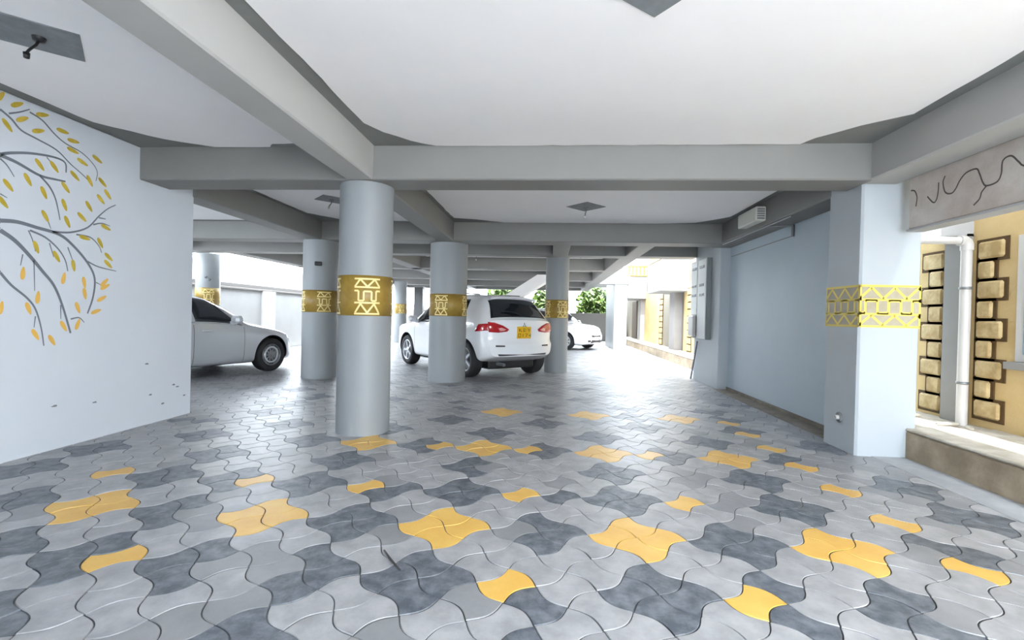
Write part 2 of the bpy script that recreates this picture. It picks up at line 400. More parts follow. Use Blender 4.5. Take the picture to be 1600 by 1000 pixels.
# square column at the right
def square_column(x0, x1, y0, y1, h, zb, label):
    cx, cy = (x0+x1)/2, (y0+y1)/2
    root = empty('column', (cx, cy, 0)); tag(root, label, 'column')
    m = MB(); w, d = (x1-x0)/2, (y1-y0)/2
    m.bbox(-w, w, -d, d, -.02, h, r=.018); m.build('shaft', M['paint_square_lit'], root)
    m = MB(); e = .003; m.bbox(-w-e, w+e, -d-e, d+e, zb, zb+BH, r=.016); bd = m.build('painted_band', M['taupe'], root)
    faces = [(lambda u, v, t: (-w+u, -d-e-t, zb+v), 2*w), (lambda u, v, t: (-w-e-t, d-u, zb+v), 2*d),
             (lambda u, v, t: (w+e+t, -d+u, zb+v), 2*d)]
    for mp, L in faces:
        m = MB(); du = .40
        for st in ([(0,.38),(L,.38)], [(0,.255),(L,.255)], [(0,.125),(L,.125)], [(0,.014),(L,.014)]): m.ribbon(st, .020, mp)
        for k in range(2):
            for st in REP:
                for (a0, b0), (a1, b1) in segs([(k*du+u*du, v) for u, v in st]):
                    if a0 >= L: continue
                    if a1 > L: b1 = b0+(b1-b0)*(L-a0)/(a1-a0); a1 = L
                    m.ribbon([(a0, b0), (a1, b1)], .022, mp)
        for uu in (.008, L-.008): m.ribbon([(uu,.014),(uu,.38)], .016, mp)
        m.build('band_pattern', M['yellow_line'], bd)
    return root
sq = square_column(2.79, 3.31, 4.52, 5.03, CEIL, 1.165, 'white square column with yellow patterned band at the corner of the blue grey wall')
m = MB(); m.bbox(2.40, 2.88, 18.02, 20.6, -.02, 3.1, r=.02); o = m.build('column', M['paint'])
tag(o, 'sunlit square white pier beside the alley beyond the small white hatchback', 'column')
# pipe stub low on the square column
t = empty('pipe_stub', (2.787, 4.76, .30)); tag(t, 'small grey pipe stub with round plate low on the square white column', 'pipe')
T = Matrix.Rotation(-pi/2, 4, 'Y')
m = MB(); m.lathe([(0,0),(.05,0),(.05,.008),(.03,.014)], 20, T=T); m.build('round_plate', M['stain'], t)
m = MB(); m.lathe([(.022,.0),(.022,.04),(.014,.04),(.014,.0)], 16, T=T); m.build('stub', M['pvc'], t)

# ------------------------------------------------------------------ tree mural on the left wall
BR=[(7, [(3.19, 2.304), (3.263, 2.339), (3.398, 2.382), (3.567, 2.409), (3.657, 2.393), (3.667, 2.313)]),
(8, [(3.19, 2.298), (3.302, 2.278), (3.462, 2.229), (3.591, 2.232), (3.664, 2.237)]),
(5, [(3.462, 2.229), (3.537, 2.16), (3.582, 2.08), (3.606, 1.992), (3.623, 1.907)]),
(5, [(3.186, 2.634), (3.26, 2.592), (3.327, 2.534), (3.437, 2.51), (3.588, 2.474), (3.704, 2.396), (3.801, 2.342), (3.878, 2.29)]),
(4, [(3.241, 2.626), (3.316, 2.669), (3.384, 2.72)]),
(4, [(3.384, 2.698), (3.477, 2.671), (3.564, 2.604), (3.655, 2.556), (3.798, 2.524), (3.901, 2.459), (3.941, 2.396), (3.929, 2.317)]),
(4, [(3.19, 2.273), (3.236, 2.235), (3.284, 2.165)]),
(9, [(3.196, 1.816), (3.307, 1.828), (3.447, 1.811), (3.62, 1.785), (3.737, 1.709), (3.863, 1.579), (3.93, 1.448), (3.919, 1.283), (3.87, 1.131)]),
(5, [(3.564, 1.799), (3.712, 1.82), (3.858, 1.888), (3.961, 2.009), (4.041, 2.091), (4.125, 2.149)]),
(4, [(3.909, 1.923), (3.988, 1.951), (4.071, 1.941)]),
(4, [(3.961, 1.996), (4.029, 1.998)]),
(4, [(3.863, 1.591), (3.968, 1.553), (4.141, 1.531)]),
(4, [(3.76, 1.81), (3.885, 1.806), (3.965, 1.743), (3.993, 1.683)]),
(10, [(3.196, 1.744), (3.29, 1.686), (3.388, 1.591), (3.493, 1.469), (3.581, 1.362), (3.651, 1.201), (3.724, 0.962)]),
(5, [(3.396, 1.78), (3.51, 1.744), (3.61, 1.667), (3.669, 1.581), (3.693, 1.488)]),
(3, [(3.386, 1.778), (3.417, 1.706), (3.439, 1.62)]),
(3, [(3.349, 1.586), (3.334, 1.497)]),
(3, [(3.429, 1.552), (3.437, 1.307)]),
(3, [(3.543, 1.703), (3.578, 1.593)]),
(3, [(3.69, 1.69), (3.74, 1.565)]),
(3, [(3.639, 1.201), (3.641, 1.083)]),
(4, [(3.723, 1.082), (3.795, 1.094), (3.841, 1.052)]),
(6, [(3.2, 1.431), (3.275, 1.341), (3.383, 1.249), (3.445, 1.162), (3.488, 1.016), (3.511, 0.867)]),
(3, [(3.445, 1.106), (3.436, 1.017)]),
(3, [(3.513, 2.391), (3.556, 2.349)]),
(3, [(3.519, 1.905), (3.553, 1.82)]),
(3, [(3.944, 1.411), (3.998, 1.389)]),
(3, [(3.193, 2.014), (3.239, 1.994)]),
]
LV=[(3.296, 2.718, 35), (3.332, 2.622, 35), (3.233, 2.535, -50), (3.476, 2.716, 20), (3.447, 2.576, 25), (3.635, 2.647, 0), (3.724, 2.598, 5), (3.721, 2.516, -10), (3.805, 2.445, -20), (3.939, 2.514, -25), (3.461, 2.313, -50), (3.572, 2.331, -50), (3.741, 2.307, -40), (3.872, 2.301, -60), (3.991, 2.322, -40), (3.377, 2.171, -60), (3.495, 2.099, -65), (3.665, 2.187, -50), (3.657, 2.039, -70), (3.508, 1.914, -60), (3.683, 1.903, -65), (3.807, 1.969, -40), (3.868, 2.076, -55), (3.977, 2.165, -45), (4.044, 2.226, -50), (3.244, 2.09, -50), (3.212, 1.956, -50), (3.834, 1.793, -10), (3.978, 1.771, -60), (4.062, 1.654, -40), (4.058, 1.588, -40), (3.444, 1.655, -70), (3.6, 1.6, -60), (3.74, 1.541, -80), (3.835, 1.403, -80), (4.024, 1.417, 45), (4.031, 1.378, 30), (3.659, 1.426, 80), (3.842, 1.305, -80), (4.0, 1.268, 30), (3.948, 1.15, 20), (3.782, 1.18, -70), (3.665, 1.023, -60), (3.784, 1.038, 70), (3.351, 1.44, 85), (3.46, 1.257, 85), (3.394, 1.168, -70), (3.447, 0.96, -60), (3.572, 0.909, -60), (3.207, 1.169, 80), (3.185, 2.727, 60), (4.03, 1.921, -20)]
def wl(u, v, t): return (-4.08+t, u, v)
wall = bpy.data.objects['wall_left']
def smooth(pl, k=5):
    out = []
    n = len(pl)
    for i in range(n-1):
        p0 = pl[max(i-1,0)]; p1 = pl[i]; p2 = pl[i+1]; p3 = pl[min(i+2,n-1)]
        for j in range(k):
            t = j/k
            out.append(tuple(.5*((2*p1[a])+(-p0[a]+p2[a])*t+(2*p0[a]-5*p1[a]+4*p2[a]-p3[a])*t*t+(-p0[a]+3*p1[a]-3*p2[a]+p3[a])*t**3) for a in (0,1)))
    return out+[pl[-1]]
m = MB()
for w, pl in BR:
    q = smooth(pl, 5); n = len(q)
    m.ribbon(q, [w*.0034*(1-.55*i/n) for i in range(n)], wl, t=.002)
# boughs continue to a trunk beyond the edge of the picture
for w, pl in ((14,[(2.3,-.0),(2.33,.5),(2.36,1.1),(2.45,1.5)]), (11,[(2.40,1.4),(2.7,1.68),(3.0,1.79),(3.196,1.816)]), (11,[(2.40,1.3),(2.8,1.62),(3.05,1.74),(3.196,1.744)]),
              (10,[(2.42,1.5),(2.7,2.0),(2.95,2.22),(3.19,2.30)]), (7,[(2.42,1.5),(2.6,2.15),(2.85,2.5),(3.186,2.634)]), (7,[(2.36,1.1),(2.75,1.42),(3.0,1.5),(3.2,1.431)])):
    q = smooth(pl, 5); m.ribbon(q, w*.004, wl, t=.002)
m.build('mural_branches', M['branch'], wall)
m = MB()
rl = random.Random(11)
for y0, z0, y1, z1 in ((2.42,1.5,2.95,2.22),(2.42,1.5,2.85,2.5),(2.40,1.4,3.0,1.79),(2.36,1.1,3.0,1.5)):
    for k in range(7):
        q = .3+.7*k/7; LV.append((y0+(y1-y0)*q+rl.uniform(-.09,.05), z0+(z1-z0)*q+rl.uniform(.04,.15), rl.uniform(-60,60)))
for i, (y, z, a) in enumerate(LV):
    a = radians(a); L = .052; Wd = .0175
    pts = []
    for k in range(14):
        th = 2*pi*k/14; r_ = 1
        px_, pz_ = L*cos(th), Wd*sin(th)*(1-.25*cos(th))*(1 if abs(cos(th)) < .95 else .6)
        pts.append(wl(y+px_*cos(a)-pz_*sin(a), z+px_*sin(a)+pz_*cos(a), .003))
    m.poly(pts, 1 if (z < 1.45) else 0)
m.build('mural_leaves', [M['leaf_gold'], M['leaf_orange']], wall)
m = MB()
rr = random.Random(5)
for y, z in ((3.6,.36),(3.95,.33),(4.5,.62),(4.55,.3),(4.85,.36),(4.9,.33),(5.0,.22),(4.7,.18)):
    pts = [wl(y+rr.uniform(.5,1)*.03*cos(k*pi/4), z+rr.uniform(.4,1)*.012*sin(k*pi/4), .0015) for k in range(8)]
    m.poly(pts)
m.build('wall_scuffs', M['stain'], wall)

# ------------------------------------------------------------------ ceiling patches and lamp points
def light_point(x, y, rot, label, s=.17, cord=0, dark=True, k=0):
    t = empty('ceiling_light_point', (x, y, CEIL-.012), 0); tag(t, label, 'ceiling light', 'bare light points on the car park ceiling')
    m = MB(); T = Matrix.Rotation(rot, 4, 'Z'); m.bbox(-s, s, -s, s, -.006, .01, r=.002, T=T); m.build('backing_patch', M['patch'], t)
    if cord:
        m = MB(); m.lathe([(0,-.03),(.028,-.028),(.034,-.006)], 16); m.build('ceiling_rose', M['black'] if dark else M['stain'], t)
        m = MB(); m.tube([(0,0,-.02),(.006,-.02,-.06),(-.006,-.045,-.10),(-.012,-.055,-.10-cord*.4)], .007, 8); m.build('cord', M['black'] if dark else M['stain'], t)
        m = MB(); m.lathe([(0,-.035),(.014,-.03),(.016,.0),(0,.004)], 12, c=(-.012,-.055,-.10-cord*.4)); m.build('lamp_holder', M['black'] if dark else M['boxwhite'], t)
    return t
light_point(-3.02, 2.55, radians(43), 'bare black lamp holder hanging from a dark square patch above the tree mural', .19, .06)
light_point(.47, 2.25, radians(38), 'dark square plaster patch at the top edge of the near white ceiling', .19)
light_point(.47, 6.77, radians(45), 'light point with loose wires on grey patch over the second bay', .20, .12, False)
light_point(-3.08, 6.4, radians(45), 'light point half hidden behind the nearest round column top', .18, .05, False)
light_point(-1.85, 11.7, radians(45), 'small far light point above the roof of the white SUV', .24, .22, False)
light_point(.72, 11.6, radians(45), 'small far light point right of the slim column top', .22, .03, False)

# ------------------------------------------------------------------ box and conduit on the right beam, meter cabinet
t = empty('junction_box', (2.78, 6.72, 2.60)); tag(t, 'off white electrical box on the beam over the blue grey wall', 'electrical box')
m = MB(); m.bbox(-.13,.0,-.30,.30,-.085,.105,r=.012); m.build('cover', M['boxwhite'], t)
m = MB()
for k in range(5): m.bbox(-.115,-.02,-.312,-.298,-.06+k*.03,-.045+k*.03,r=.003)
m.build('side_vent', M['greymetal'], t)
m = MB(); m.tube([(2.80,8.0,2.446),(2.80,7.0,2.446),(2.80,6.0,2.446),(2.80,5.8,2.446)], .011, 8)
m.tube([(3.085,6.35,2.45),(3.085,6.35,2.30)], .02, 8); m.tube([(3.085,8.4,2.30),(3.085,6.4,2.31)], .006, 6)
m.tube([(2.80,6.45,2.446),(2.9,6.4,2.44),(3.085,6.35,2.44)], .009, 8)
o = m.build('conduit', M['greymetal']); tag(o, 'thin grey conduit run below the white electrical box on the beam', 'conduit')
t = empty('meter_cabinet', (2.93, 9.3, 1.6)); tag(t, 'tall grey meter cabinet with black slots on the pilaster beside the alley', 'cabinet')
m = MB(); m.bbox(-.085,.0,-.40,.52,-.76,.75,r=.008); m.build('cabinet_body', M['meter_shaded'], t)
for y0, y1, z0 in ((-.39,.10,-.75),(.13,.51,-.3)):
    m = MB(); m.bbox(-.10,-.083,y0,y1,z0,.74,r=.006); d = m.build('cabinet_door', M['meter'], t)
    for z in (.60,.26,.08):
        m = MB(); yc = (y0+y1)/2; m.bbox(-.108,-.098,yc-.13,yc+.13,z-.025,z+.025,r=.004); m.build('vent_slot', M['black'], d)
m = MB(); m.bbox(-.16,-.09,.16,.46,-.72,-.32,r=.01); m.build('lower_box', M['pvc'], t)
t = MB(); t.tube([(2.88,9.86,0.0),(2.90,9.55,.78)], .018, 8); o = t.build('leaning_pole', M['greymetal']); tag(o, 'dark thin pole leaning on the pilaster below the meter cabinet', 'pole')

# ------------------------------------------------------------------ right edge: kerb, lintel, neighbouring house
b = MB(); b.bbox(3.22, 3.52, -1.5, 4.62, -.02, .25, r=.02, m=0); o = b.build('kerb', M['kerb']); struct(o)
b = MB(); b.bbox(3.215, 4.06, -1.5, 4.62, .245, .268, r=.008); b.bbox(3.32, 4.06, 4.6, 6.4, .2, .258, r=.008); struct(b.build('kerb_ledge', M['kerbtop']))
b = MB(); b.bbox(3.42, 3.70, 9.9, 24, -.02, .25, r=.02); struct(b.build('kerb', M['kerb']))
b = MB(); b.bbox(3.415, 4.0, 9.9, 24, .245, .268, r=.008); struct(b.build('kerb_ledge', M['kerbtop']))
b = MB(); b.bbox(3.10, 3.22, -1.2, 4.40, 2.03, SOF+.02, r=.01); lin = struct(b.build('lintel', M['lintel']))
VN = [[(4.377,2.366),(4.333,2.35),(4.306,2.288),(4.316,2.215)],[(4.195,2.269),(4.131,2.204),(4.099,2.222),(4.085,2.285),(4.083,2.354)],
 [(4.021,2.388),(4.04,2.342),(4.016,2.258),(3.959,2.234),(3.92,2.258),(3.883,2.314),(3.828,2.356),(3.746,2.359),(3.718,2.315),(3.689,2.243),(3.658,2.211),(3.58,2.216),(3.55,2.264),(3.541,2.351),(3.483,2.366),(3.429,2.308),(3.394,2.271),(3.3,2.24),(3.2,2.3),(3.05,2.36)],
 [(3.658,2.211),(3.696,2.174),(3.711,2.131),(3.759,2.094)]]
m = MB()
for pl in VN: m.ribbon(smooth(pl), .012, lambda u, v, t: (3.10-t, u, v), t=.002)
m.build('painted_vine', M['vine'], lin)
b = MB(); b.bbox(3.09, 3.24, -1.2, 4.41, 2.012, 2.032, r=.004); struct(b.build('lintel_edge', M['whiteplaster']))

def quoins(cx_y, ydir, x, z0, n, h, w_long, w_short, parent, start=0):
    m = MB(); g = MB()
    for k in range(n):
        w = w_long if (k+start) % 2 else w_short
        ya, yb = (cx_y, cx_y+ydir*w) if ydir > 0 else (cx_y-w, cx_y)
        z = z0+k*h
        g.box(x-.012, x+.005, ya-.018, yb+.018, z-.012, z+h+.012-.0)
        m.bbox(x-.035, x+.002, ya+.012, yb-.012, z+.014, z+h-.014, r=.02)
    g.build('quoin_backing', M['mortar'], parent); m.build('quoin_stones', M['quoin'], parent)
t = empty('house', (4.05, 5, 0)); tag(t, 'ochre house wall with cream quoin stones seen through the gap under the lintel', 'house')
m = MB(); m.bbox(0, .25, -6.5, 1.9, 0, 3.4, r=.01); m.build('house_wall', M['house'], t)
quoins(-.17, -1, 0, .34, 9, .185, .28, .18, t, 1)
quoins(.20, 1, 0, .30, 9, .185, .29, .20, t, 1)
m = MB(); m.bbox(-.07,.02,-.10,.15,.255,2.1,r=.008); m.build('pillar', M['greypillar'], t)
m = MB(); m.bbox(-.73,.02,-.10,.28,2.06,2.5,r=.008); m.build('cross_beam', M['whiteplaster'], t)
m = MB(); m.bbox(-.02,.03,-1.55,-.56,.90,2.0,r=.004); wf = m.build('window_frame', M['pvc'], t)
m = MB(); m.bbox(-.025,-.012,-1.48,-.63,.97,1.93,r=.003); m.build('window_pane', M['wingl'], wf)
m = MB(); m.bbox(-.09,.03,-1.6,-.53,.835,.90,r=.006); m.build('window_sill', M['greypillar'], t)
m = MB(); m.bbox(-.30,.25,-6.5,1.9,2.9,3.0,r=.01); m.build('overhang', M['whiteplaster'], t)
t = empty('downpipe', (4.0, 4.845, .26)); tag(t, 'white plastic downpipe with elbow in front of the grey pillar on the ochre house', 'pipe')
m = MB(); m.tube([(-.07,-.02,-.01),(-.07,-.02,1.68)], .043, 16); m.build('vertical_pipe', M['pvc'], t)
m = MB(); m.tube([(-.07,-.02,1.66),(-.07,-.02,1.71),(-.08,-.02,1.735),(-.10,-.02,1.75),(-.14,-.02,1.752)], .05, 16); m.build('elbow', M['pvc'], t)
m = MB(); m.tube([(-.12,-.02,1.752),(-.665,-.02,1.752)], .035, 16); m.build('horizontal_pipe', M['pvc'], t)
for z in (.4,1.3):
    m = MB(); m.lathe([(.044,-.012),(.05,-.012),(.05,.012),(.044,.012)], 18, c=(-.07,-.02,z)); m.build('pipe_clamp', M['greymetal'], t)
for k, (x, y, w) in enumerate(((3.75,4.75,.10),(3.82,4.6,.07),(3.72,5.22,.12),(3.85,5.55,.09))):
    m = MB(); T = Matrix.Translation((x,y,.278)) @ Matrix.Rotation(k*1.1,4,'Z'); m.bbox(-w,w,-.02,.02,-.012,.014,r=.008,T=T)
    o = m.build('plaster_chunk', M['kerbtop']); tag(o, ['flat plaster chunk lying just right of the white downpipe foot','smallest plaster chunk on the kerb ledge below the quoins','long plaster chunk in front of the grey pillar foot','plaster chunk on the ledge left of the grey pillar'][k], 'rubble', 'plaster chunks on the kerb ledge')

# ------------------------------------------------------------------ far house along the alley
t = empty('house', (3.98, 17, 0)); tag(t, 'bright far house with white balconies and stone quoins along the sunlit alley', 'house')
m = MB(); m.bbox(0, .3, -7, 9, 0, 4.3, r=.01); m.build('house_wall', M['cream'], t)
for ya, yb in ((-7,-2.6),(.6,3.2)):
    m = MB(); m.bbox(-.02,.02,ya,yb,.26,2.3,r=.004); m.build('ochre_panel', M['house'], t)
quoins(.05, 1, -.01, .3, 9, .2, .5, .34, t); quoins(4.0, 1, -.01, .3, 9, .2, .5, .34, t, 1); quoins(-3.4, 1, -.02, .3, 9, .2, .4, .28, t, 1)
m = MB(); m.bbox(-.22,.02,-2.35,-1.7,.26,2.1,r=.01); m.build('pillar', M['greypillar'], t)
m = MB(); m.bbox(-.2,.02,3.2,3.7,.26,2.1,r=.01); m.build('pillar', M['greypillar'], t)
m = MB(); m.bbox(-.03,.02,5.0,6.2,.26,2.0,r=.004); m.build('house_door', M['bark'], t)
def balcony(y0, y1):
    m = MB(); m.bbox(-.78,.02,y0,y1,2.02,2.95,r=.015); bx = m.build('balcony', M['balcony'], t)
    m = MB(); m.bbox(-.80,.02,y0-.03,y0+.06,3.32,3.40,r=.01); m.bbox(-.80,-.70,y0,y1,3.32,3.40,r=.01)
    m.bbox(-.80,.02,y0-.03,y0+.06,2.95,3.0,r=.01); m.bbox(-.80,-.70,y0,y1,2.95,3.0,r=.01); m.build('handrail', M['gold'], bx)
    pr = [(.035,0),(.045,.04),(.025,.09),(.05,.17),(.03,.26),(.04,.33)]
    m = MB()
    for k in range(6): m.lathe(pr, 10, c=(-.74+k*.15, y0+.015, 2.99))
    for k in range(1, int((y1-y0)/.16)): m.lathe(pr, 10, c=(-.75, y0+.015+k*.16, 2.99))
    m.build('balusters', M['gold'], bx)
balcony(-3.0, -1.1); balcony(3.0, 5.2)

# ------------------------------------------------------------------ left and far background
t = empty('boundary_wall', (-8.75, 12, 0)); tag(t, 'pale boundary wall with coping behind the silver sedan', 'wall')
m = MB(); m.bbox(-.1,.1,-11,12,-.02,1.75,r=.01); m.build('wall_panel', M['farwall'], t)
m = MB(); m.bbox(-.16,.16,-11,12,1.75,1.81,r=.01); m.bbox(-.13,.13,-11,12,1.81,1.92,r=.01); m.build('coping', M['coping'], t)
for y in (-3,1.55,5.4):
    m = MB(); m.bbox(.08,.20,y,y+.6,-.02,1.75,r=.01); m.build('pilaster', M['whiteplaster'], t)
t = empty('house', (-15, 20, 0)); tag(t, 'sunlit cream house beyond the pale boundary wall', 'house')
m = MB(); m.bbox(-3,0,-14,8,0,3.3,r=.02); m.build('house_wall', M['cream'], t)
m = MB(); m.bbox(-.03,.03,-1.8,.2,2.45,2.62,r=.01); m.build('window_slot', M['coping'], t)
m = MB(); m.bbox(-3.3,.4,-14.3,8.3,3.3,3.45,r=.02); m.build('roof_slab', M['whiteplaster'], t)
# far end of the car park
sbox('wall_back', M['coping'], -9, 6, 25.0, 25.2, -.02, 1.42)
t = empty('gate_post', (-6.05, 21.5, 0)); tag(t, 'dark steel gate post beyond the distant round column', 'post')
m = MB(); m.bbox(-.2,.2,-.2,.2,-.02,2.4,r=.02); m.build('post', M['darkmetal'], t)
m = MB(); m.bbox(-.22,.22,-.22,.22,2.4,2.44,r=.01); m.build('post_cap', M['greymetal'], t)
st = empty('stair_flight', (-.75, 14.6, 0)); tag(st, 'sloping underside of a white concrete stair above the SUV roof', 'stair')
m = MB(); m.prism([(-3.35,-.01),(-2.95,-.01),(.75,2.32),(.75,2.44),(.35,2.44)], -.5, .5, 'y'); m.build('stair_slab', M['skim'], st)
def shrub(x, y, h, w, label, seed):
    t = empty('tree', (x, y, 0)); tag(t, label, 'tree', 'trees beyond the far wall')
    m = MB(); m.tube([(0,0,0),(.05,0,h*.4),(-.04,.05,h*.7)], [.09,.07,.03], 8); m.build('trunk', M['bark'], t)
    rr = random.Random(seed); m = MB()
    for k in range(1500):
        a, e, q = rr.uniform(0,2*pi), rr.uniform(-1,1), rr.random()**.4
        s_ = sqrt(1-e*e); p = Vector((cos(a)*s_*w*q, sin(a)*s_*w*.5*q, h*.62+e*h*.36*q))
        d1 = Vector((rr.uniform(-1,1),rr.uniform(-1,1),rr.uniform(-1,1))).normalized(); d2 = d1.orthogonal().normalized(); L = rr.uniform(.10,.22)
        m.poly([p-d1*L, p+d2*L*.45, p+d1*L, p-d2*L*.45])
    m.build('foliage', M['leafgreen'], t)
shrub(-2.55, 26.6, 3.3, 1.1, 'dull green tree beyond the far wall, seen above the SUV rear window', 1)
shrub(0.0, 26.6, 3.1, 1.05, 'green tree beyond the far wall, between the stair slab and the slim column', 2)
shrub(2.5, 26.6, 3.0, 1.1, 'bright green tree beyond the far wall, above the white hatchback', 3)

# twig on the paving
m = MB(); m.tube([(-.80,2.305,.008),(-.74,2.22,.012),(-.665,2.138,.008)], [.004,.006,.003], 6); o = m.build('twig', M['twig'])
tag(o, 'short dark twig lying on the charcoal pavers left of the yellow ones', 'twig')

# ------------------------------------------------------------------ cars
def interp(tab, x):
    if x <= tab[0][0]: return tab[0][1]
    if x >= tab[-1][0]: return tab[-1][1]
    for i in range(len(tab)-1):
        x0, y0 = tab[i]; x1, y1 = tab[i+1]
        if x <= x1:
            def sl(k):
                if k == 0 : return (tab[1][1]-tab[0][1])/(tab[1][0]-tab[0][0])
                if k == len(tab)-1: return (tab[-1][1]-tab[-2][1])/(tab[-1][0]-tab[-2][0])
                a = (tab[k][1]-tab[k-1][1])/(tab[k][0]-tab[k-1][0]); b_ = (tab[k+1][1]-tab[k][1])/(tab[k+1][0]-tab[k][0])
                return 0 if a*b_ <= 0 else 2*a*b_/(a+b_)
            h = x1-x0; t = (x-x0)/h; m0, m1 = sl(i)*h, sl(i+1)*h
            return (2*t**3-3*t*t+1)*y0+(t**3-2*t*t+t)*m0+(-2*t**3+3*t*t)*y1+(t**3-t*t)*m1
class Car:
    def __init__(s, S): s.S = S; s.L = S['L']
    def ctrl(s, x):
        S = s.S; W = interp(S['W'], x); z0 = interp(S['bot'], x); zt = interp(S['top'], x); zb = min(interp(S['belt'], x), zt-.03)
        yr = min(interp(S['yr'], x), W*.97); zr = max(zt-interp(S['crown'], x), zb+.015)
        return [(0,z0),(W*.78,z0),(W*.955,z0+.06),(W*.995,z0+(zb-z0)*.36),(W,z0+(zb-z0)*.74),(W*.972,zb),(yr,zr),(yr*.6,zt-(zt-zr)*.18),(0,zt)]
    def sec(s, x, v):
        C = s.ctrl(x); i = min(int(v), 7); t = v-i
        p1, p2 = C[i], C[i+1]
        p0 = C[i-1] if i > 0 else (-C[1][0], C[1][1]); p3 = C[i+2] if i < 7 else (-C[7][0], C[7][1])
        def tg(a, b_, c):          # tension-limited tangents
            o = []
            for k in (0,1):
                d0, d1 = b_[k]-a[k], c[k]-b_[k]
                o.append(0 if d0*d1 <= 0 else 2*d0*d1/(d0+d1))
            return o
        m1 = tg(p0, p1, p2); m2 = tg(p1, p2, p3)
        return tuple((2*t**3-3*t*t+1)*p1[k]+(t**3-2*t*t+t)*m1[k]+(-2*t**3+3*t*t)*p2[k]+(t**3-t*t)*m2[k] for k in (0,1))
    def warp(s, x, y, z):
        S = s.S; L = s.L; r = .7
        if x < r:
            k = (1-x/r)**2; x = x + k*(S['bow_r']*(y/.8)**2 - interp(S['bump_r'], z))
        elif x > L-r:
            k = (1-(L-x)/r)**2; x = x - k*(S['bow_f']*(abs(y)/.8)**2.2 - interp(S['bump_f'], z))
        return Vector((x-L/2, y, z))
    def P(s, x, v, side=1):
        y, z = s.sec(x, v); return s.warp(x, y*side, z)
    def N(s, x, v, side):
        e = .01; a = s.P(min(x+e, s.L), v, side)-s.P(max(x-e,0), v, side); b_ = s.P(x, min(v+e,8), side)-s.P(x, max(v-e,0), side)
        n = a.cross(b_)*(1 if side > 0 else -1); n = n.normalized() if n.length > 1e-9 else Vector((0,0,1))
        c = s.P(x, v, side) - Vector((x-s.L/2, 0, .7))
        return n if n.dot(c) >= 0 else -n
    def patch(s, xf, vf, side, name, m, parent, d=.004, nu=14, nv=10):
        """xf(a,b), vf(a,b) for a,b in 0..1 : a raised skin patch on the body side or top"""
        us = [0,.0001]+[i/nu for i in range(1,nu)]+[.9999,1]; vs = [0,.0001]+[i/nv for i in range(1,nv)]+[.9999,1]
        rows = []
        for i, a in enumerate(us):
            row = []
            for j, b_ in enumerate(vs):
                x, v = xf(a,b_), vf(a,b_); rim = i in (0,len(us)-1) or j in (0,len(vs)-1)
                row.append(s.P(x,v,side)+s.N(x,v,side)*(-.004 if rim else d))
            rows.append(row)
        mb = MB(); mb.quadgrid(rows, 0, True); return mb.build(name, m, parent)
    def cap(s, y, z, end, off=0):
        p = s.warp(0 if end < 0 else s.L, y, z); p.x += off*end; return p
    def cappatch(s, poly, end, name, m, parent, off=.006, thick=.03):
        """closed plate hugging the front or rear face"""
        n = len(poly); mb = MB()
        cy = sum(p[0] for p in poly)/n; cz = sum(p[1] for p in poly)/n
        R = [[s.cap(cy+(y-cy)*k, cz+(z-cz)*k, end, o_) for y, z in poly] for k, o_ in ((1,-thick),(1,off*.5),(.93,off),(.5,off),(.02,off))]
        mb.quadgrid(R, 0, True, True); return mb.build(name, m, parent)
